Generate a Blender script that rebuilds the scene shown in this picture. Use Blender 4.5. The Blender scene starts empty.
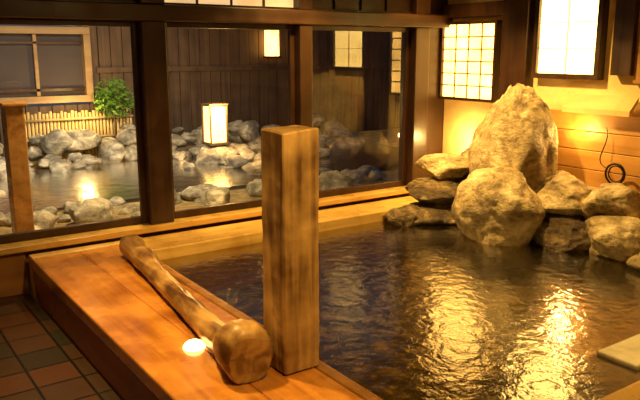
import bpy, bmesh, math, random
from mathutils import Vector, Matrix, noise
random.seed(7)
S = bpy.context.scene
try:
    S.view_settings.view_transform = 'Standard'
except Exception:
    pass

# ---------------------------------------------------------------- materials
def newmat(name):
    m = bpy.data.materials.new(name); m.use_nodes = True
    nt = m.node_tree; nt.nodes.clear()
    out = nt.nodes.new('ShaderNodeOutputMaterial')
    return m, nt, out
def N(nt, t, **kw):
    n = nt.nodes.new(t)
    for k, v in kw.items():
        setattr(n, k, v)
    return n
def ramp(nt, fac, stops):
    r = N(nt, 'ShaderNodeValToRGB')
    els = r.color_ramp.elements
    while len(els) < len(stops): els.new(0.5)
    for e, (p, c) in zip(els, stops):
        e.position = p; e.color = (*c, 1)
    nt.links.new(fac, r.inputs[0])
    return r.outputs[0]
def coords(nt, scale):
    tc = N(nt, 'ShaderNodeTexCoord'); mp = N(nt, 'ShaderNodeMapping')
    mp.inputs['Scale'].default_value = scale
    nt.links.new(tc.outputs['Object'], mp.inputs[0])
    return mp.outputs[0]
def wood(name, c1, c2, axis='Y', rough=0.45, s=1.0, bump=0.25, rvar=0.12, coat=0.0, blotch=0.5, ends=(0.38, 0.72)):
    m, nt, out = newmat(name)
    sc = {'X': (1.2*s, 22*s, 22*s), 'Y': (22*s, 1.2*s, 22*s), 'Z': (22*s, 22*s, 1.2*s)}[axis]
    v = coords(nt, sc)
    n1 = N(nt, 'ShaderNodeTexNoise'); n1.inputs['Scale'].default_value = 1.0
    n1.inputs['Detail'].default_value = 6; n1.inputs['Distortion'].default_value = 0.6
    nt.links.new(v, n1.inputs['Vector'])
    v2 = coords(nt, (2.3, 2.3, 2.3))
    n2 = N(nt, 'ShaderNodeTexNoise'); n2.inputs['Scale'].default_value = 2.0
    n2.inputs['Detail'].default_value = 6
    nt.links.new(v2, n2.inputs['Vector'])
    mx = N(nt, 'ShaderNodeMath', operation='MULTIPLY_ADD')
    nt.links.new(n2.outputs[0], mx.inputs[0]); mx.inputs[1].default_value = blotch
    ad = N(nt, 'ShaderNodeMath', operation='MULTIPLY'); nt.links.new(n1.outputs[0], ad.inputs[0]); ad.inputs[1].default_value = 1.1-blotch
    nt.links.new(ad.outputs[0], mx.inputs[2])
    col = ramp(nt, mx.outputs[0], [(ends[0], c1), (ends[1], c2)])
    b = N(nt, 'ShaderNodeBsdfPrincipled')
    nt.links.new(col, b.inputs['Base Color'])
    rr = N(nt, 'ShaderNodeMapRange'); rr.inputs[3].default_value = max(0.03, rough-rvar); rr.inputs[4].default_value = rough+rvar
    rr.inputs[1].default_value = 0.3; rr.inputs[2].default_value = 0.7
    nt.links.new(n2.outputs[0], rr.inputs[0]); nt.links.new(rr.outputs[0], b.inputs['Roughness'])
    if coat:
        b.inputs['Coat Weight'].default_value = coat; b.inputs['Coat Roughness'].default_value = 0.10
    bp = N(nt, 'ShaderNodeBump'); bp.inputs['Strength'].default_value = bump; bp.inputs['Distance'].default_value = 0.006
    nt.links.new(mx.outputs[0], bp.inputs['Height']); nt.links.new(bp.outputs[0], b.inputs['Normal'])
    nt.links.new(b.outputs[0], out.inputs[0])
    return m
def stone(name, c1, c2, c3, rough=0.6, s=4.0, bump=0.5, dist=0.02):
    m, nt, out = newmat(name)
    v = coords(nt, (s, s, s*1.4))
    n1 = N(nt, 'ShaderNodeTexNoise'); n1.inputs['Scale'].default_value = 1.0; n1.inputs['Detail'].default_value = 10
    n1.inputs['Roughness'].default_value = 0.75; n1.inputs['Distortion'].default_value = 0.3
    nt.links.new(v, n1.inputs['Vector'])
    n2 = N(nt, 'ShaderNodeTexNoise'); n2.inputs['Scale'].default_value = 5; n2.inputs['Detail'].default_value = 9
    n2.inputs['Roughness'].default_value = 0.65
    nt.links.new(v, n2.inputs['Vector'])
    col = ramp(nt, n1.outputs[0], [(0.36, c1), (0.5, c2), (0.64, c3)])
    b = N(nt, 'ShaderNodeBsdfPrincipled'); b.inputs['Roughness'].default_value = rough
    nt.links.new(col, b.inputs['Base Color'])
    bp = N(nt, 'ShaderNodeBump'); bp.inputs['Strength'].default_value = bump; bp.inputs['Distance'].default_value = dist
    nt.links.new(n2.outputs[0], bp.inputs['Height']); nt.links.new(bp.outputs[0], b.inputs['Normal'])
    nt.links.new(b.outputs[0], out.inputs[0])
    return m
def paper(name, col, strength, base=(0.8, 0.6, 0.3)):
    m, nt, out = newmat(name)
    v = coords(nt, (3, 3, 3))
    n1 = N(nt, 'ShaderNodeTexNoise'); n1.inputs['Scale'].default_value = 1.2; n1.inputs['Detail'].default_value = 3
    nt.links.new(v, n1.inputs['Vector'])
    mr = N(nt, 'ShaderNodeMapRange'); mr.inputs[1].default_value = 0.3; mr.inputs[2].default_value = 0.7
    mr.inputs[3].default_value = strength*0.65; mr.inputs[4].default_value = strength*1.3
    nt.links.new(n1.outputs[0], mr.inputs[0])
    b = N(nt, 'ShaderNodeBsdfPrincipled'); b.inputs['Base Color'].default_value = (*base, 1)
    b.inputs['Roughness'].default_value = 0.8
    b.inputs['Emission Color'].default_value = (*col, 1)
    nt.links.new(mr.outputs[0], b.inputs['Emission Strength'])
    nt.links.new(b.outputs[0], out.inputs[0])
    return m
def plain(name, col, rough=0.5, metal=0.0, emis=0.0):
    m, nt, out = newmat(name)
    b = N(nt, 'ShaderNodeBsdfPrincipled'); b.inputs['Base Color'].default_value = (*col, 1)
    b.inputs['Roughness'].default_value = rough; b.inputs['Metallic'].default_value = metal
    if emis:
        b.inputs['Emission Color'].default_value = (*col, 1); b.inputs['Emission Strength'].default_value = emis
    nt.links.new(b.outputs[0], out.inputs[0])
    return m
def facing_mix(nt, out, trans_col, gl_rough, lo, power, normal=None, gcol=(1, 1, 1)):
    lw = N(nt, 'ShaderNodeLayerWeight'); lw.inputs['Blend'].default_value = 0.5
    p = N(nt, 'ShaderNodeMath', operation='POWER'); nt.links.new(lw.outputs['Facing'], p.inputs[0]); p.inputs[1].default_value = power
    ma = N(nt, 'ShaderNodeMath', operation='MULTIPLY_ADD'); nt.links.new(p.outputs[0], ma.inputs[0])
    ma.inputs[1].default_value = 1-lo; ma.inputs[2].default_value = lo; ma.use_clamp = True
    t = N(nt, 'ShaderNodeBsdfTransparent'); t.inputs[0].default_value = (*trans_col, 1)
    g = N(nt, 'ShaderNodeBsdfGlossy'); g.inputs['Roughness'].default_value = gl_rough
    g.inputs[0].default_value = (*gcol, 1)
    if normal is not None:
        nt.links.new(normal, g.inputs['Normal'])
    mx = N(nt, 'ShaderNodeMixShader'); nt.links.new(ma.outputs[0], mx.inputs[0])
    nt.links.new(t.outputs[0], mx.inputs[1]); nt.links.new(g.outputs[0], mx.inputs[2])
    nt.links.new(mx.outputs[0], out.inputs[0])
def water_mat(name, tcol, scale, strength, rough, lo=0.05, power=3.6, dist=0.02):
    m, nt, out = newmat(name)
    v = coords(nt, (1, 1, 1))
    n1 = N(nt, 'ShaderNodeTexNoise'); n1.inputs['Scale'].default_value = scale; n1.inputs['Detail'].default_value = 4
    n1.inputs['Roughness'].default_value = 0.55; n1.inputs['Distortion'].default_value = 0.3
    nt.links.new(v, n1.inputs['Vector'])
    bp = N(nt, 'ShaderNodeBump'); bp.inputs['Strength'].default_value = strength; bp.inputs['Distance'].default_value = dist
    nt.links.new(n1.outputs[0], bp.inputs['Height'])
    facing_mix(nt, out, tcol, rough, lo, power, bp.outputs[0])
    return m
def glass_mat():
    m, nt, out = newmat('window_glass')
    facing_mix(nt, out, (0.95, 0.95, 0.92), 0.015, 0.08, 3.2)
    return m

M_deck = wood('hinoki_deck_wet', (0.32, 0.095, 0.010), (0.82, 0.35, 0.055), 'Y', 0.26, 0.8, 0.35, 0.10, 0.8, 0.65)
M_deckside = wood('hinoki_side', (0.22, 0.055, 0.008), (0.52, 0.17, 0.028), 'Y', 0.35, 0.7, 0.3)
M_rimX = wood('hinoki_rim', (0.54, 0.28, 0.050), (0.88, 0.56, 0.14), 'X', 0.30, 0.7, 0.2, 0.1, 0.5)
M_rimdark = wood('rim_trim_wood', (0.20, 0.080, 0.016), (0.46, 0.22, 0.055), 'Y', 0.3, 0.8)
M_dark = wood('dark_frame_wood', (0.022, 0.008, 0.002), (0.066, 0.025, 0.006), 'Z', 0.4, 0.7)
M_darkX = wood('dark_beam_wood', (0.026, 0.010, 0.003), (0.080, 0.031, 0.008), 'X', 0.4, 0.7)
M_wallY = wood('wall_board_wood', (0.30, 0.13, 0.022), (0.56, 0.28, 0.055), 'Y', 0.5, 0.5)
M_wallX = wood('wall_board_wood_x', (0.25, 0.10, 0.02), (0.45, 0.20, 0.045), 'X', 0.5, 0.5)
M_post = wood('weathered_post_wood', (0.12, 0.050, 0.010), (0.60, 0.35, 0.10), 'Z', 0.6, 1.1, 1.0, 0.1, 0, 0.66, (0.42, 0.68))
M_log = wood('log_bark', (0.12, 0.050, 0.011), (0.60, 0.34, 0.10), 'Y', 0.36, 0.8, 0.9, 0.1, 0, 0.70, (0.43, 0.68))
M_cut = wood('log_cut_face', (0.15, 0.065, 0.015), (0.46, 0.24, 0.06), 'Y', 0.5, 0.9, 0.8, 0.1, 0, 0.5, (0.42, 0.66))
M_plaster = stone('ochre_plaster', (0.64, 0.43, 0.14), (0.74, 0.53, 0.20), (0.80, 0.60, 0.25), 0.8, 2, 0.1)
M_pale = stone('pale_slab_mat', (0.55, 0.46, 0.26), (0.70, 0.60, 0.36), (0.80, 0.70, 0.45), 0.5, 6, 0.2)
M_fence = wood('garden_fence_wood', (0.050, 0.028, 0.016), (0.14, 0.082, 0.046), 'Z', 0.7, 0.6)
M_palewood = wood('pale_window_wood', (0.26, 0.155, 0.07), (0.43, 0.28, 0.13), 'X', 0.6, 0.6)
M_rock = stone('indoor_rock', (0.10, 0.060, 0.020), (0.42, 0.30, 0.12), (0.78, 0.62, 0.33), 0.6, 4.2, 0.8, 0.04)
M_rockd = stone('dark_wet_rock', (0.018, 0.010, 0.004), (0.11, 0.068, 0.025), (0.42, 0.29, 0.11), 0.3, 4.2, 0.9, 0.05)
M_rocko = stone('garden_rock', (0.09, 0.080, 0.06), (0.36, 0.32, 0.25), (0.84, 0.77, 0.60), 0.6, 3.8, 0.9, 0.04)
M_ground = stone('garden_gravel', (0.18, 0.13, 0.06), (0.36, 0.26, 0.12), (0.56, 0.42, 0.2), 0.8, 9, 0.7)
M_basin = stone('basin_stone', (0.008, 0.006, 0.002), (0.12, 0.088, 0.024), (0.58, 0.43, 0.13), 0.6, 7.5, 0.6)
M_glass = glass_mat()
M_shoji = paper('shoji_paper', (1, 0.52, 0.10), 7.5)
M_shoji2 = paper('bright_paper', (1, 0.60, 0.135), 9.0)
M_transom = paper('transom_paper', (1, 0.62, 0.28), 0.8)
M_lant = paper('lantern_paper', (1, 0.54, 0.12), 6.0)
M_dim = paper('dim_pane', (0.5, 0.38, 0.30), 0.04, (0.05, 0.036, 0.034))
M_glint = plain('deck_glint_glow', (1.0, 0.62, 0.20), 0.4, 0, 7)  # emission stands in for a bright highlight on the wet deck
M_metal = plain('dark_metal', (0.03, 0.022, 0.015), 0.35, 0.8)
M_leaf = plain('leaf_green', (0.12, 0.26, 0.035), 0.5)
M_bamboo = wood('bamboo', (0.42, 0.28, 0.10), (0.75, 0.56, 0.24), 'Z', 0.5, 0.6)

def tile_mat():
    m, nt, out = newmat('slate_tile')
    v = coords(nt, (1, 1, 1))
    br = N(nt, 'ShaderNodeTexBrick'); br.offset = 0.0
    br.inputs['Scale'].default_value = 1.0; br.inputs['Brick Width'].default_value = 0.22; br.inputs['Row Height'].default_value = 0.22
    br.inputs['Mortar Size'].default_value = 0.007
    br.inputs['Color1'].default_value = (0.085, 0.032, 0.012, 1); br.inputs['Color2'].default_value = (0.024, 0.022, 0.013, 1)
    br.inputs['Mortar'].default_value = (0.006, 0.004, 0.002, 1)
    nt.links.new(v, br.inputs['Vector'])
    n1 = N(nt, 'ShaderNodeTexNoise'); n1.inputs['Scale'].default_value = 7; n1.inputs['Detail'].default_value = 6
    nt.links.new(v, n1.inputs['Vector'])
    b = N(nt, 'ShaderNodeBsdfPrincipled')
    nt.links.new(br.outputs['Color'], b.inputs['Base Color'])
    mr = N(nt, 'ShaderNodeMapRange'); mr.inputs[3].default_value = 0.2; mr.inputs[4].default_value = 0.55
    nt.links.new(n1.outputs[0], mr.inputs[0]); nt.links.new(mr.outputs[0], b.inputs['Roughness'])
    bp = N(nt, 'ShaderNodeBump'); bp.inputs['Strength'].default_value = 0.3; bp.inputs['Distance'].default_value = 0.01
    nt.links.new(n1.outputs[0], bp.inputs['Height']); nt.links.new(bp.outputs[0], b.inputs['Normal'])
    nt.links.new(b.outputs[0], out.inputs[0])
    return m
M_tile = tile_mat()
M_water = water_mat('bath_water_mat', (0.46, 0.39, 0.15), 13.0, 0.65, 0.12, 0.06, 2.6, 0.009)
M_pond = water_mat('pond_water_mat', (0.30, 0.36, 0.42), 6.0, 0.4, 0.18, 0.22, 1.8)

# ---------------------------------------------------------------- mesh helpers
def link(o): S.collection.objects.link(o); return o
class B:
    def __init__(s, name, bevel=0.005):
        s.name = name; s.bm = bmesh.new(); s.mats = []; s.bev = bevel
    def mi(s, m):
        if m not in s.mats: s.mats.append(m)
        return s.mats.index(m)
    def box(s, x0, x1, y0, y1, z0, z1, m, rot=None):
        r = bmesh.ops.create_cube(s.bm, size=1)
        vs = r['verts']; c = Vector(((x0+x1)/2, (y0+y1)/2, (z0+z1)/2))
        for v in vs:
            p = Vector((v.co.x*(x1-x0), v.co.y*(y1-y0), v.co.z*(z1-z0)))
            if rot is not None: p = rot @ p
            v.co = p + c
        i = s.mi(m)
        for f in set(f for v in vs for f in v.link_faces): f.material_index = i
        return vs
    def tube(s, p0, p1, r0, r1, m, seg=12, cap=True):
        p0 = Vector(p0); p1 = Vector(p1); d = (p1-p0); q = d.to_track_quat('Z', 'Y')
        i = s.mi(m); rings = []
        for p, r in ((p0, r0), (p1, r1)):
            rings.append([s.bm.verts.new(p + q @ Vector((r*math.cos(2*math.pi*k/seg), r*math.sin(2*math.pi*k/seg), 0))) for k in range(seg)])
        for k in range(seg):
            f = s.bm.faces.new((rings[0][k], rings[0][(k+1) % seg], rings[1][(k+1) % seg], rings[1][k])); f.material_index = i; f.smooth = True
        if cap:
            f = s.bm.faces.new(rings[0][::-1]); f.material_index = i
            f = s.bm.faces.new(rings[1]); f.material_index = i
    def dome(s, c, r, h, m):
        rr = bmesh.ops.create_uvsphere(s.bm, u_segments=24, v_segments=12, radius=r)
        i = s.mi(m)
        for v in rr['verts']:
            v.co.z = max(0, v.co.z)*h/r
            v.co += Vector(c)
        for f in set(f for v in rr['verts'] for f in v.link_faces): f.material_index = i; f.smooth = True
    def quad(s, pts, m):
        f = s.bm.faces.new([s.bm.verts.new(p) for p in pts]); f.material_index = s.mi(m)
    def done(s):
        me = bpy.data.meshes.new(s.name); s.bm.to_mesh(me); s.bm.free()
        for m in s.mats: me.materials.append(m)
        o = link(bpy.data.objects.new(s.name, me))
        if s.bev:
            b = o.modifiers.new('bevel', 'BEVEL'); b.width = s.bev; b.segments = 2; b.limit_method = 'ANGLE'; b.angle_limit = math.radians(50)
        return o
def add_rock(bm, c, size, seed, rz=0.0, sub=4, cuts=9, amp=0.10, mi=0, tilt=0.0, xmax=None, taper=0.0, lean=0.0, blk=1.0, lo=0.64):
    rnd = random.Random(seed)
    r = bmesh.ops.create_icosphere(bm, subdivisions=sub, radius=1)
    pl = []
    for k in range(cuts):
        v = Vector((rnd.uniform(-1, 1), rnd.uniform(-1, 1), rnd.uniform(-0.7, 1))).normalized()
        pl.append((v, rnd.uniform(lo, 0.88)))
    R = Matrix.Rotation(rz, 3, 'Z') @ Matrix.Rotation(tilt, 3, 'Y')
    off = Vector((seed*3.1, seed*1.7, seed*0.9))
    for v in r['verts']:
        p = v.co.copy()
        if blk != 1.0:
            p = Vector([math.copysign(abs(q)**blk, q) for q in p])
        for n, cc in pl:
            d = p.dot(n)
            if d > cc: p -= n*(d-cc)*0.96
        rid = abs(noise.noise(p*2.2+off))
        p *= 1 + amp*noise.noise(p*1.3+off) + amp*0.35*noise.noise(p*3.3+off) + amp*0.2*noise.noise(p*9+off) - amp*0.35*max(0, 0.12-rid)/0.12
        k = 1 - taper*max(0, p.z)
        p.x *= k; p.y = p.y*k + lean*p.z
        v.co = R @ Vector((p.x*size[0], p.y*size[1], p.z*size[2])) + Vector(c)
        if xmax and v.co.x > xmax: v.co.x = xmax
    for f in set(f for v in r['verts'] for f in v.link_faces):
        f.smooth = True; f.material_index = mi
def rock(name, c, size, seed, mat, **kw):
    bm = bmesh.new(); add_rock(bm, c, size, seed, **kw)
    me = bpy.data.meshes.new(name); bm.to_mesh(me); bm.free(); me.materials.append(mat)
    return link(bpy.data.objects.new(name, me))

# ---------------------------------------------------------------- room shell
WX0, WX1, WY0, WY1, CZ = -1.5, 4.75, -1.5, 4.8, 2.6
b = B('floor', 0)
b.box(WX0, 0.95, WY0, 4.72, -0.1, 0.0, M_tile)
b.box(0.95, 4.72, WY0, 1.12, -0.1, 0.0, M_tile)
b.done()
b = B('ceiling', 0.004)
for k in range(16):
    x = WX0 + k*(WX1-WX0)/16
    b.box(x+0.004, x+(WX1-WX0)/16-0.004, WY0, WY1, CZ, CZ+0.05, M_darkX)
b.box(WX0, WX1, WY0, WY1, CZ+0.045, CZ+0.1, M_darkX)
b.done()
b = B('wall_left', 0); b.box(WX0-0.1, WX0, WY0, WY1+0.1, -0.1, CZ+0.1, M_wallY); b.done()
b = B('wall_front', 0); b.box(WX0, WX1, WY0-0.1, WY0, -0.1, CZ+0.1, M_wallX); b.done()

b = B('wall_right', 0.004)
b.box(WX1+0.02, WX1+0.14, WY0, WY1+0.1, -0.4, CZ+0.1, M_plaster)
for i in range(6):
    z0 = 0.25 + i*0.145
    b.box(WX1-0.02, WX1+0.02, WY0, 3.76, z0, z0+0.140, M_wallY)
b.box(WX1-0.03, WX1+0.02, WY0, 2.86, 1.345, CZ, M_wallY)
b.box(WX1-0.03, WX1+0.02, 3.02, 3.76, 2.02, CZ, M_wallY)
b.done()
b = B('trim_1', 0.006)
b.box(WX1-0.10, WX1+0.02, 3.76, 4.02, 0.25, CZ, M_dark)
b.box(WX1-0.07, WX1+0.02, 2.86, 3.02, 1.40, CZ, M_dark)
b.box(WX1-0.06, WX1+0.02, 4.02, 4.75, 1.86, 1.98, M_dark)
b.done()
b = B('wall_ledge', 0.004)
vs = b.box(WX1-0.13, WX1-0.025, 2.80, 3.36, 1.115, 1.155, M_plaster)
for v in vs:
    if v.co.x > WX1-0.05: v.co.z += 0.10
b.done()

b = B('wall_back', 0.005)
b.box(WX0, WX1+0.1, 4.80, 4.92, -0.1, 0.30, M_wallX)
b.box(WX0, 0.95, 4.73, 4.80, 0.0, 0.30, M_wallX)
b.box(WX0, WX1+0.1, 4.76, 4.92, 2.30, CZ+0.1, M_darkX)
b.box(4.33, WX1+0.1, 4.77, 4.90, 0.30, 2.30, M_dark)
b.done()
b = B('sill_board', 0.006)
b.box(WX0, WX1-0.03, 4.66, 4.90, 0.301, 0.345, M_rimX)
b.done()
b = B('lintel_beam', 0.008)
b.box(WX0, WX1, 4.68, 4.93, 1.775, 1.885, M_darkX)
b.done()
MX = [-0.6, 0.65, 1.90, 3.16, 4.41]
for x, w in zip(MX, (0.18, 0.18, 0.18, 0.12, 0.17)):
    b = B('wooden_pillar', 0.008)
    b.box(x-w/2, x+w/2, 4.70, 4.88, 0.346, 1.774, M_dark)
    b.box(x-w/2, x+w/2, 4.70, 4.88, 1.886, 2.30, M_dark)
    b.done()
for i in range(4):
    x0 = MX[i]+ (0.06 if i == 3 else 0.09); x1 = MX[i+1]-(0.06 if i == 2 else 0.085)
    b = B('window_%d' % (i+1), 0.004)
    for (a, c) in ((x0, x0+0.04), (x1-0.04, x1)):
        b.box(a, c, 4.78, 4.82, 0.346, 1.774, M_dark)
    b.box(x0+0.04, x1-0.04, 4.78, 4.82, 0.346, 0.40, M_dark)
    b.box(x0+0.04, x1-0.04, 4.78, 4.82, 1.735, 1.774, M_dark)
    b.quad([(x0+0.04, 4.80, 0.40), (x1-0.04, 4.80, 0.40), (x1-0.04, 4.80, 1.735), (x0+0.04, 4.80, 1.735)], M_glass)
    b.box(x0, x1, 4.79, 4.81, 1.886, 2.30, M_transom if i == 2 else M_darkX)
    for k in range(1, 4):
        xx = x0+(x1-x0)*k/4
        b.box(xx-0.008, xx+0.008, 4.77, 4.79, 1.886, 2.30, M_dark)
    b.box(x0, x1, 4.765, 4.79, 1.886, 1.905, M_dark)
    b.done()

def shoji(name, y0, y1, z0, z1, mat, nx, nz, fr=0.045, bar=0.005):
    b = B(name, 0.002)
    X = WX1-0.035
    b.box(X, X+0.05, y0, y1, z0, z1, mat)
    X2 = X-0.03
    b.box(X2, X+0.05, y0-fr, y0, z0-fr, z1+fr, M_dark); b.box(X2, X+0.05, y1, y1+fr, z0-fr, z1+fr, M_dark)
    b.box(X2, X+0.05, y0, y1, z0-fr, z0, M_dark); b.box(X2, X+0.05, y0, y1, z1, z1+fr, M_dark)
    for k in range(1, nx):
        y = y0+(y1-y0)*k/nx; b.box(X-0.012, X-0.001, y-bar, y+bar, z0, z1, M_palewood)
    for k in range(1, nz):
        z = z0+(z1-z0)*k/nz; b.box(X-0.010, X-0.001, y0, y1, z-bar, z+bar, M_palewood)
    return b.done()
shoji('shoji_window', 4.13, 4.74, 1.16, 1.80, M_shoji, 4, 6, 0.025, 0.006)
shoji('shoji_window', 3.16, 3.68, 1.40, 1.98, M_shoji2, 2, 3, 0.04, 0.002)

# ---------------------------------------------------------------- bath
b = B('wooden_deck', 0.010)
xs = [0.95, 1.25, 1.545]
for i in range(2):
    b.box(xs[i]+0.0005, xs[i+1]-0.0005, 1.12, 4.56, 0.20, 0.28, M_deck)
b.box(0.958, 1.545, 1.13, 4.55, -0.4, 0.199, M_deckside)
b.box(1.546, 1.60, 1.12, 4.29, -0.4, 0.284, M_rimdark)
b.done()
b = B('deck_glint', 0)
b.dome((1.215, 2.715, 0.281), 0.050, 0.034, M_glint)  # added glowing dome in place of the deck's wet highlight
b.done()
b = B('bath_rim', 0.010)
b.box(1.61, 4.72, 4.31, 4.65, -0.4, 0.28, M_rimX)
b.box(0.95, 1.60, 4.57, 4.65, 0.0, 0.285, M_rimX)
b.done()
b = B('bath_rim', 0.010)
b.box(1.61, 4.72, 1.12, 1.40, -0.4, 0.28, M_rimX)
b.done()
b = B('bath_basin', 0)
b.box(1.60, 4.72, 1.12, 4.65, -0.47, -0.405, M_basin)
b.done()
b = B('bath_floor', 0)
b.box(1.61, 4.37, 1.41, 4.30, -0.40, -0.10, M_basin)
b.done()
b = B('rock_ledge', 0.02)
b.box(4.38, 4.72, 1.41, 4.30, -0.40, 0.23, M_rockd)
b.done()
b = B('bath_water', 0)
b.quad([(1.60, 1.40, 0.20), (4.40, 1.40, 0.20), (4.40, 4.31, 0.20), (1.60, 4.31, 0.20)], M_water)
b.done()
b = B('pale_slab', 0.01)
b.box(2.78, 3.25, 1.54, 1.74, -0.10, 0.222, M_pale)  # pale slab with its top just above the water
b.done()

# square post (hewn timber)
b = B('wooden_post', 0)
PT = 1.285
vs = b.box(1.39, 1.56, 2.23, 2.40, 0.286, PT, M_post)
bmesh.ops.bevel(b.bm, geom=b.bm.edges[:], offset=0.006, segments=1, affect='EDGES')
for k in range(1, 30):
    z = 0.286+(PT-0.286)*k/30
    g = b.bm.verts[:]+b.bm.edges[:]+b.bm.faces[:]
    bmesh.ops.bisect_plane(b.bm, geom=g, plane_co=(0, 0, z), plane_no=(0, 0, 1))
for k in range(1, 6):
    for ax in (0, 1):
        g = b.bm.verts[:]+b.bm.edges[:]+b.bm.faces[:]
        co = (1.39+0.17*k/6, 0, 0) if ax == 0 else (0, 2.23+0.17*k/6, 0)
        bmesh.ops.bisect_plane(b.bm, geom=g, plane_co=co, plane_no=(1, 0, 0) if ax == 0 else (0, 1, 0))
for v in b.bm.verts:
    p = v.co.copy()
    v.co.x += noise.noise(p*4)*0.004 + noise.noise(p*22)*0.0025
    v.co.y += noise.noise(p*4+Vector((9, 2, 1)))*0.004 + noise.noise(p*22+Vector((5, 5, 5)))*0.0025
    if p.z > PT-0.02:
        v.co.z += noise.noise(p*9)*0.006 - 0.012*(1.56-p.x)/0.17
b.done()

def make_log():
    b = B('log_headrest', 0)
    P0 = Vector((1.25, 2.27, 0.397)); P1 = Vector((1.495, 4.28, 0.36))
    prof = [(0, .092), (.006, .108), (.025, .116), (.06, .112), (.09, .095), (.13, .072), (.2, .060), (.35, .056), (.5, .054), (.65, .052), (.74, .056), (.78, .066), (.82, .070), (.86, .062), (.92, .066), (.96, .078), (.99, .072), (1, .06)]
    d = (P1-P0).normalized(); q = d.to_track_quat('Z', 'Y'); seg = 48; rings = []
    fine = []
    for (t0, r0), (t1, r1) in zip(prof, prof[1:]):
        n = max(1, int((t1-t0)/0.012))
        for k in range(n):
            fine.append((t0+(t1-t0)*k/n, r0+(r1-r0)*k/n))
    fine.append(prof[-1])
    for t, r in fine:
        p = P0.lerp(P1, t); p.z = 0.284 + r*0.97
        ring = []
        for k in range(seg):
            a = 2*math.pi*k/seg
            cs = Vector((math.cos(a)*1.5, math.sin(a)*1.5, t*7))
            rr = r*(1+0.10*noise.noise(cs)+0.08*noise.noise(cs*3.1)+0.03*noise.noise(cs*8))
            w = q @ Vector((rr*math.cos(a), rr*math.sin(a), 0)) + p
            if w.z < 0.286: w.z = 0.286
            ring.append(b.bm.verts.new(w))
        rings.append(ring)
    mi = b.mi(M_log); mc = b.mi(M_cut)
    for A, C in zip(rings, rings[1:]):
        for k in range(seg):
            f = b.bm.faces.new((A[k], A[(k+1) % seg], C[(k+1) % seg], C[k])); f.material_index = mi; f.smooth = True
    f = b.bm.faces.new(rings[0][::-1]); f.material_index = mc
    f = b.bm.faces.new(rings[-1]); f.material_index = mc
    bmesh.ops.recalc_face_normals(b.bm, faces=b.bm.faces)
    return b.done()
make_log()

# indoor rocks
XM = 4.69
rock('boulder', (4.03, 3.42, 0.41), (0.29, 0.33, 0.34), 3, M_rock, rz=0.5, cuts=8, amp=0.14, sub=5, lo=0.80)
rock('boulder', (4.36, 3.60, 0.66), (0.30, 0.36, 0.66), 42, M_rock, rz=-0.30, cuts=12, amp=0.18, xmax=XM, taper=0.30, lean=-0.04, blk=0.72, sub=5, lo=0.85)
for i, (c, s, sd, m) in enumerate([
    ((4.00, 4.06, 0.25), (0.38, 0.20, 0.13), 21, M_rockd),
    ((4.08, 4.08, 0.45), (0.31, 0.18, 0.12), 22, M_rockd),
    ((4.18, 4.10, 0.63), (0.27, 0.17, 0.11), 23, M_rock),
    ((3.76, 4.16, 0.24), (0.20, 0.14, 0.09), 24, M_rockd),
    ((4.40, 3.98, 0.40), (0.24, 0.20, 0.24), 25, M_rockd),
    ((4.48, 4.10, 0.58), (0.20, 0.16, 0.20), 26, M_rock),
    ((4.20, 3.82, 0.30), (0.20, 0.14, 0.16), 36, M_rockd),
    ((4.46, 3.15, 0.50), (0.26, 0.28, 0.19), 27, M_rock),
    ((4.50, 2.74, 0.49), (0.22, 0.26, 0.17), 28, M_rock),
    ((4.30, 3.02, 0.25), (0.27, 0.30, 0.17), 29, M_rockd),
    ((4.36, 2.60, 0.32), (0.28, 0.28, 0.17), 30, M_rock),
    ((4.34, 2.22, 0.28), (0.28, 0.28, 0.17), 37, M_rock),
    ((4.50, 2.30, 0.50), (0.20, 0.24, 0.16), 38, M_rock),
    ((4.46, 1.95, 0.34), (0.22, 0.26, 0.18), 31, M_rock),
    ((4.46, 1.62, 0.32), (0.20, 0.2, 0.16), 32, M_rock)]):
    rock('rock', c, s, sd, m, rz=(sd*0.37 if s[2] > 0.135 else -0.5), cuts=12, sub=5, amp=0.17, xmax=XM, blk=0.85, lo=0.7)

def curve(name, pts, r, mat, cyclic=False):
    cu = bpy.data.curves.new(name, 'CURVE'); cu.dimensions = '3D'; cu.bevel_depth = r; cu.bevel_resolution = 3
    sp = cu.splines.new('NURBS'); sp.points.add(len(pts)-1)
    for p, q in zip(sp.points, pts): p.co = (*q, 1)
    sp.order_u = 4; sp.use_endpoint_u = not cyclic; sp.use_cyclic_u = cyclic
    cu.materials.append(mat)
    return link(bpy.data.objects.new(name, cu))
e = link(bpy.data.objects.new('water_hose', None)); e.location = (0, 0, 0)
ring = [(4.62, 2.87+0.080*math.cos(a*math.pi/5), 0.70+0.080*math.sin(a*math.pi/5)) for a in range(10)]
c1 = curve('coil', ring, 0.008, M_metal, True)
ring2 = [(4.63, 2.87+0.062*math.cos(a*math.pi/5), 0.70+0.062*math.sin(a*math.pi/5)) for a in range(10)]
c2 = curve('coil_inner', ring2, 0.005, M_metal, True)
c3 = curve('line', [(4.70, 3.02, 1.02), (4.68, 2.98, 0.96), (4.66, 3.02, 0.84), (4.64, 3.03, 0.75), (4.63, 2.94, 0.73)], 0.004, M_metal)
for c in (c1, c2, c3): c.parent = e

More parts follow.
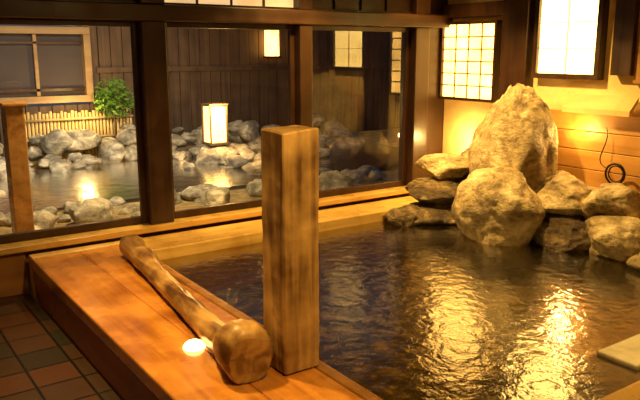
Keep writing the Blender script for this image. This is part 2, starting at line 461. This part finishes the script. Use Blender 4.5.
# ---------------------------------------------------------------- garden
b = B('garden_ground', 0); b.box(-3, 13, 4.93, 12, -0.1, 0.06, M_ground); b.done()
b = B('garden_pond', 0)
b.quad([(0.5, 6.8, 0.10), (7.2, 6.8, 0.10), (7.2, 9.2, 0.10), (0.5, 9.2, 0.10)], M_pond); b.done()
b = B('garden_pond_bed', 0); b.box(0.5, 7.2, 6.8, 9.2, 0.061, 0.07, M_rockd); b.done()
bm = bmesh.new(); rnd = random.Random(5)
def many(n, xr, yr, zr, sr, sd):
    for i in range(n):
        s = rnd.uniform(sr[0]**0.5, sr[1]**0.5)**2
        add_rock(bm, (rnd.uniform(*xr), rnd.uniform(*yr), rnd.uniform(*zr)), (s*rnd.uniform(0.9, 1.7), s*rnd.uniform(0.7, 1.2), s*rnd.uniform(0.45, 0.9)), sd+i, rz=rnd.uniform(0, 3), sub=3, cuts=13, amp=0.2, blk=0.85)
many(70, (0.8, 7.0), (8.9, 9.5), (0.10, 0.20), (0.07, 0.24), 100)
many(60, (0.8, 7.0), (9.4, 10.0), (0.22, 0.42), (0.08, 0.24), 200)
many(50, (0.4, 6.0), (6.35, 6.85), (0.08, 0.12), (0.05, 0.16), 300)
many(18, (3.6, 5.8), (7.9, 8.8), (0.08, 0.2), (0.08, 0.24), 400)
me = bpy.data.meshes.new('garden_rock_border'); bm.to_mesh(me); bm.free(); me.materials.append(M_rocko)
link(bpy.data.objects.new('garden_rock_border', me))
for c, s, sd in [((1.80, 6.10, 0.16), (0.22, 0.18, 0.17), 51), ((1.40, 6.20, 0.12), (0.18, 0.13, 0.11), 52), ((2.2, 5.9, 0.10), (0.16, 0.11, 0.08), 53),
                 ((3.0, 6.0, 0.15), (0.18, 0.15, 0.15), 54), ((4.45, 6.05, 0.16), (0.26, 0.2, 0.16), 55), ((3.7, 5.95, 0.12), (0.2, 0.15, 0.10), 56), ((1.25, 5.85, 0.10), (0.14, 0.11, 0.09), 57)]:
    rock('garden_boulder', c, s, sd, M_rocko, rz=sd, sub=4, amp=0.18)
b = B('garden_fence', 0.004)
for k in range(72):
    x = -1.5+k*0.18
    if 1.2 < x+0.09 < 3.3:
        b.box(x, x+0.17, 10.45, 10.50, 0.06, 0.80, M_fence); b.box(x, x+0.17, 10.45, 10.50, 1.93, 3.2, M_fence)
    else:
        b.box(x, x+0.17, 10.45, 10.50, 0.06, 3.2, M_fence)
b.box(3.20, 3.34, 10.46, 10.50, 0.06, 3.2, M_fence)
b.box(-1.5, 11.4, 10.505, 10.52, 0.06, 0.80, M_fence); b.box(3.25, 11.4, 10.505, 10.52, 0.80, 3.2, M_fence)
for z in (1.25, 2.1): b.box(3.3, 11.4, 10.41, 10.449, z, z+0.08, M_fence)
b.done()
b = B('garden_window', 0.006)
x0, x1, z0, z1 = 1.25, 3.22, 0.84, 1.90
b.box(x0, x1, 10.36, 10.52, z0, z0+0.10, M_palewood); b.box(x0, x1, 10.36, 10.52, z1-0.10, z1, M_palewood)
b.box(x0, x0+0.1, 10.36, 10.52, z0+0.1, z1-0.1, M_palewood); b.box(x1-0.1, x1, 10.36, 10.52, z0+0.1, z1-0.1, M_palewood)
b.box(x0+0.1, x1-0.1, 10.50, 10.53, z0+0.1, z1-0.1, M_dim)
b.box(2.44, 2.49, 10.42, 10.49, z0+0.1, z1-0.1, M_palewood)
b.box(x0+.1, x1-.1, 10.42, 10.47, 1.66, 1.70, M_dark); b.box(x0+.1, x1-.1, 10.42, 10.47, 1.0, 1.05, M_dark)
b.done()
b = B('bamboo_fence', 0)
x = 2.1
while x < 3.7:
    b.tube((x, 10.22, 0.07), (x, 10.22, 0.72+0.02*math.sin(x*40)), 0.022, 0.020, M_bamboo, 8); x += 0.05
b.tube((2.05, 10.18, 0.62), (3.72, 10.18, 0.62), 0.018, 0.018, M_bamboo, 8)
b.tube((2.05, 10.18, 0.35), (3.72, 10.18, 0.35), 0.018, 0.018, M_bamboo, 8)
b.done()
rock('garden_boulder', (4.23, 8.5, 0.16), (0.34, 0.3, 0.17), 77, M_rocko)
b = B('garden_lantern', 0.006)
lx, ly = 4.23, 8.5
b.box(lx-0.14, lx+0.14, ly-0.14, ly+0.14, 0.335, 0.37, M_fence)
b.box(lx-0.11, lx+0.11, ly-0.11, ly+0.11, 0.37, 0.84, M_lant)
for sx in (-1, 1):
    for sy in (-1, 1):
        b.box(lx+sx*0.12-0.011, lx+sx*0.12+0.011, ly+sy*0.12-0.011, ly+sy*0.12+0.011, 0.37, 0.86, M_fence)
b.box(lx-0.14, lx+0.14, ly-0.14, ly+0.14, 0.86, 0.885, M_fence)
b.done()
b = B('wall_lantern', 0.004)
b.box(6.14, 6.34, 10.25, 10.39, 1.48, 1.90, M_lant)
b.box(6.11, 6.37, 10.22, 10.40, 1.90, 1.94, M_dark); b.box(6.11, 6.37, 10.22, 10.40, 1.44, 1.48, M_dark)
b.done()
b = B('garden_post', 0.01)
b.box(1.06, 1.20, 5.55, 5.69, 0.05, 1.17, M_rimdark)
b.box(1.04, 1.22, 5.53, 5.71, 1.17, 1.20, M_rimdark)
b.done()
b = B('garden_shrub', 0)
for (sx, sy, n) in ((3.42, 10.1, 500),):
    R0 = 0.30; zc = 0.90
    b.tube((sx, sy, 0.06), (sx, sy, zc), 0.02, 0.012, M_fence, 8)
    for k in range(n):
        a = rnd.uniform(0, 6.28); ph = rnd.uniform(-1, 1); r = R0*rnd.random()**0.4
        c = Vector((sx+r*math.cos(a)*math.sqrt(1-ph*ph), sy+0.8*r*math.sin(a)*math.sqrt(1-ph*ph), zc+r*ph))
        u = Vector((rnd.uniform(-1, 1), rnd.uniform(-1, 1), rnd.uniform(-1, 1))).normalized(); w = u.orthogonal().normalized()
        b.quad([c-u*0.045, c+w*0.018, c+u*0.045, c-w*0.018], M_leaf)
b.done()

# ---------------------------------------------------------------- lights
def light(name, t, loc, power, col, tgt=None, r=0.05, ang=80, blend=0.8, size=None):
    l = bpy.data.lights.new(name, t); l.energy = power; l.color = col
    if t in ('POINT', 'SPOT'): l.shadow_soft_size = r
    if t == 'SPOT': l.spot_size = math.radians(ang); l.spot_blend = blend
    if t == 'AREA': l.size = size or 0.5
    o = link(bpy.data.objects.new(name, l)); o.location = loc
    if tgt is not None:
        o.rotation_euler = (Vector(tgt)-Vector(loc)).to_track_quat('-Z', 'Y').to_euler()
    return o
W = (1, 0.63, 0.19)
light('flood_light', 'SPOT', (2.3, 5.6, 3.0), 1100, (1.0, 0.83, 0.56), (2.7, 9.2, 0.2), r=0.25, ang=80, blend=1.0)
light('lantern_glow', 'POINT', (4.20, 8.22, 0.9), 70, (1, 0.56, 0.16), r=0.08)
light('bamboo_uplight', 'POINT', (2.9, 9.9, 0.85), 26, (1, 0.64, 0.22), r=0.05)
light('garden_eave_light', 'SPOT', (1.9, 5.2, 2.5), 380, (1, 0.72, 0.32), (1.9, 6.1, 0.1), r=0.08, ang=110)
light('rock_spot', 'SPOT', (3.3, 3.7, 2.5), 430, W, (4.35, 3.35, 0.6), r=0.05, ang=74)
light('corner_spot', 'SPOT', (4.1, 4.3, 2.5), 90, W, (4.5, 4.4, 0.5), r=0.06, ang=85)
light('corner_wash_fill', 'POINT', (4.62, 4.42, 0.76), 15, W, r=0.04)  # added fill without fixture, brightens the wall and its water reflection
light('rock_uplight', 'POINT', (4.62, 3.22, 0.98), 8, W, r=0.04)
light('deck_spot', 'SPOT', (0.9, 3.3, 2.5), 310, W, (1.25, 3.1, 0.28), r=0.08, ang=72)
light('post_spot', 'SPOT', (1.3, 0.9, 2.5), 190, W, (1.5, 2.3, 0.75), r=0.08, ang=65)
light('rim_spot', 'SPOT', (3.0, 3.9, 2.5), 250, W, (3.0, 4.5, 0.3), r=0.08, ang=95)
light('bath_fill', 'SPOT', (3.1, 1.6, 2.5), 200, W, (3.1, 2.0, 0.2), r=0.08, ang=65)  # added spot to brighten the pale slab and near water
light('room_fill', 'POINT', (2.4, 1.0, 2.4), 24, W, r=0.2)
b = B('ceiling_downlight', 0.002)
for p in ((3.3, 3.7), (4.1, 4.3), (0.9, 3.3), (1.3, 0.9), (3.0, 3.9), (3.1, 1.6)):  # last shell goes with the added bath fill
    for k in range(16):
        a0, a1 = 2*math.pi*k/16, 2*math.pi*(k+1)/16
        b.quad([(p[0]+r*math.cos(a), p[1]+r*math.sin(a), z) for r, a, z in ((0.09, a0, 2.595), (0.09, a1, 2.595), (0.09, a1, 2.53), (0.09, a0, 2.53))], M_metal)
b.done()

w = bpy.data.worlds.new('night'); S.world = w; w.use_nodes = True
w.node_tree.nodes['Background'].inputs[0].default_value = (0.050, 0.062, 0.095, 1)
w.node_tree.nodes['Background'].inputs[1].default_value = 1.0

cam = bpy.data.cameras.new('camera'); co = link(bpy.data.objects.new('camera', cam))
cam.sensor_width = 36; cam.lens = 36*700/640; cam.clip_start = 0.05
co.location = (0, 0, 1.58); co.rotation_euler = (math.radians(77.9), 0, math.radians(-35))
S.camera = co
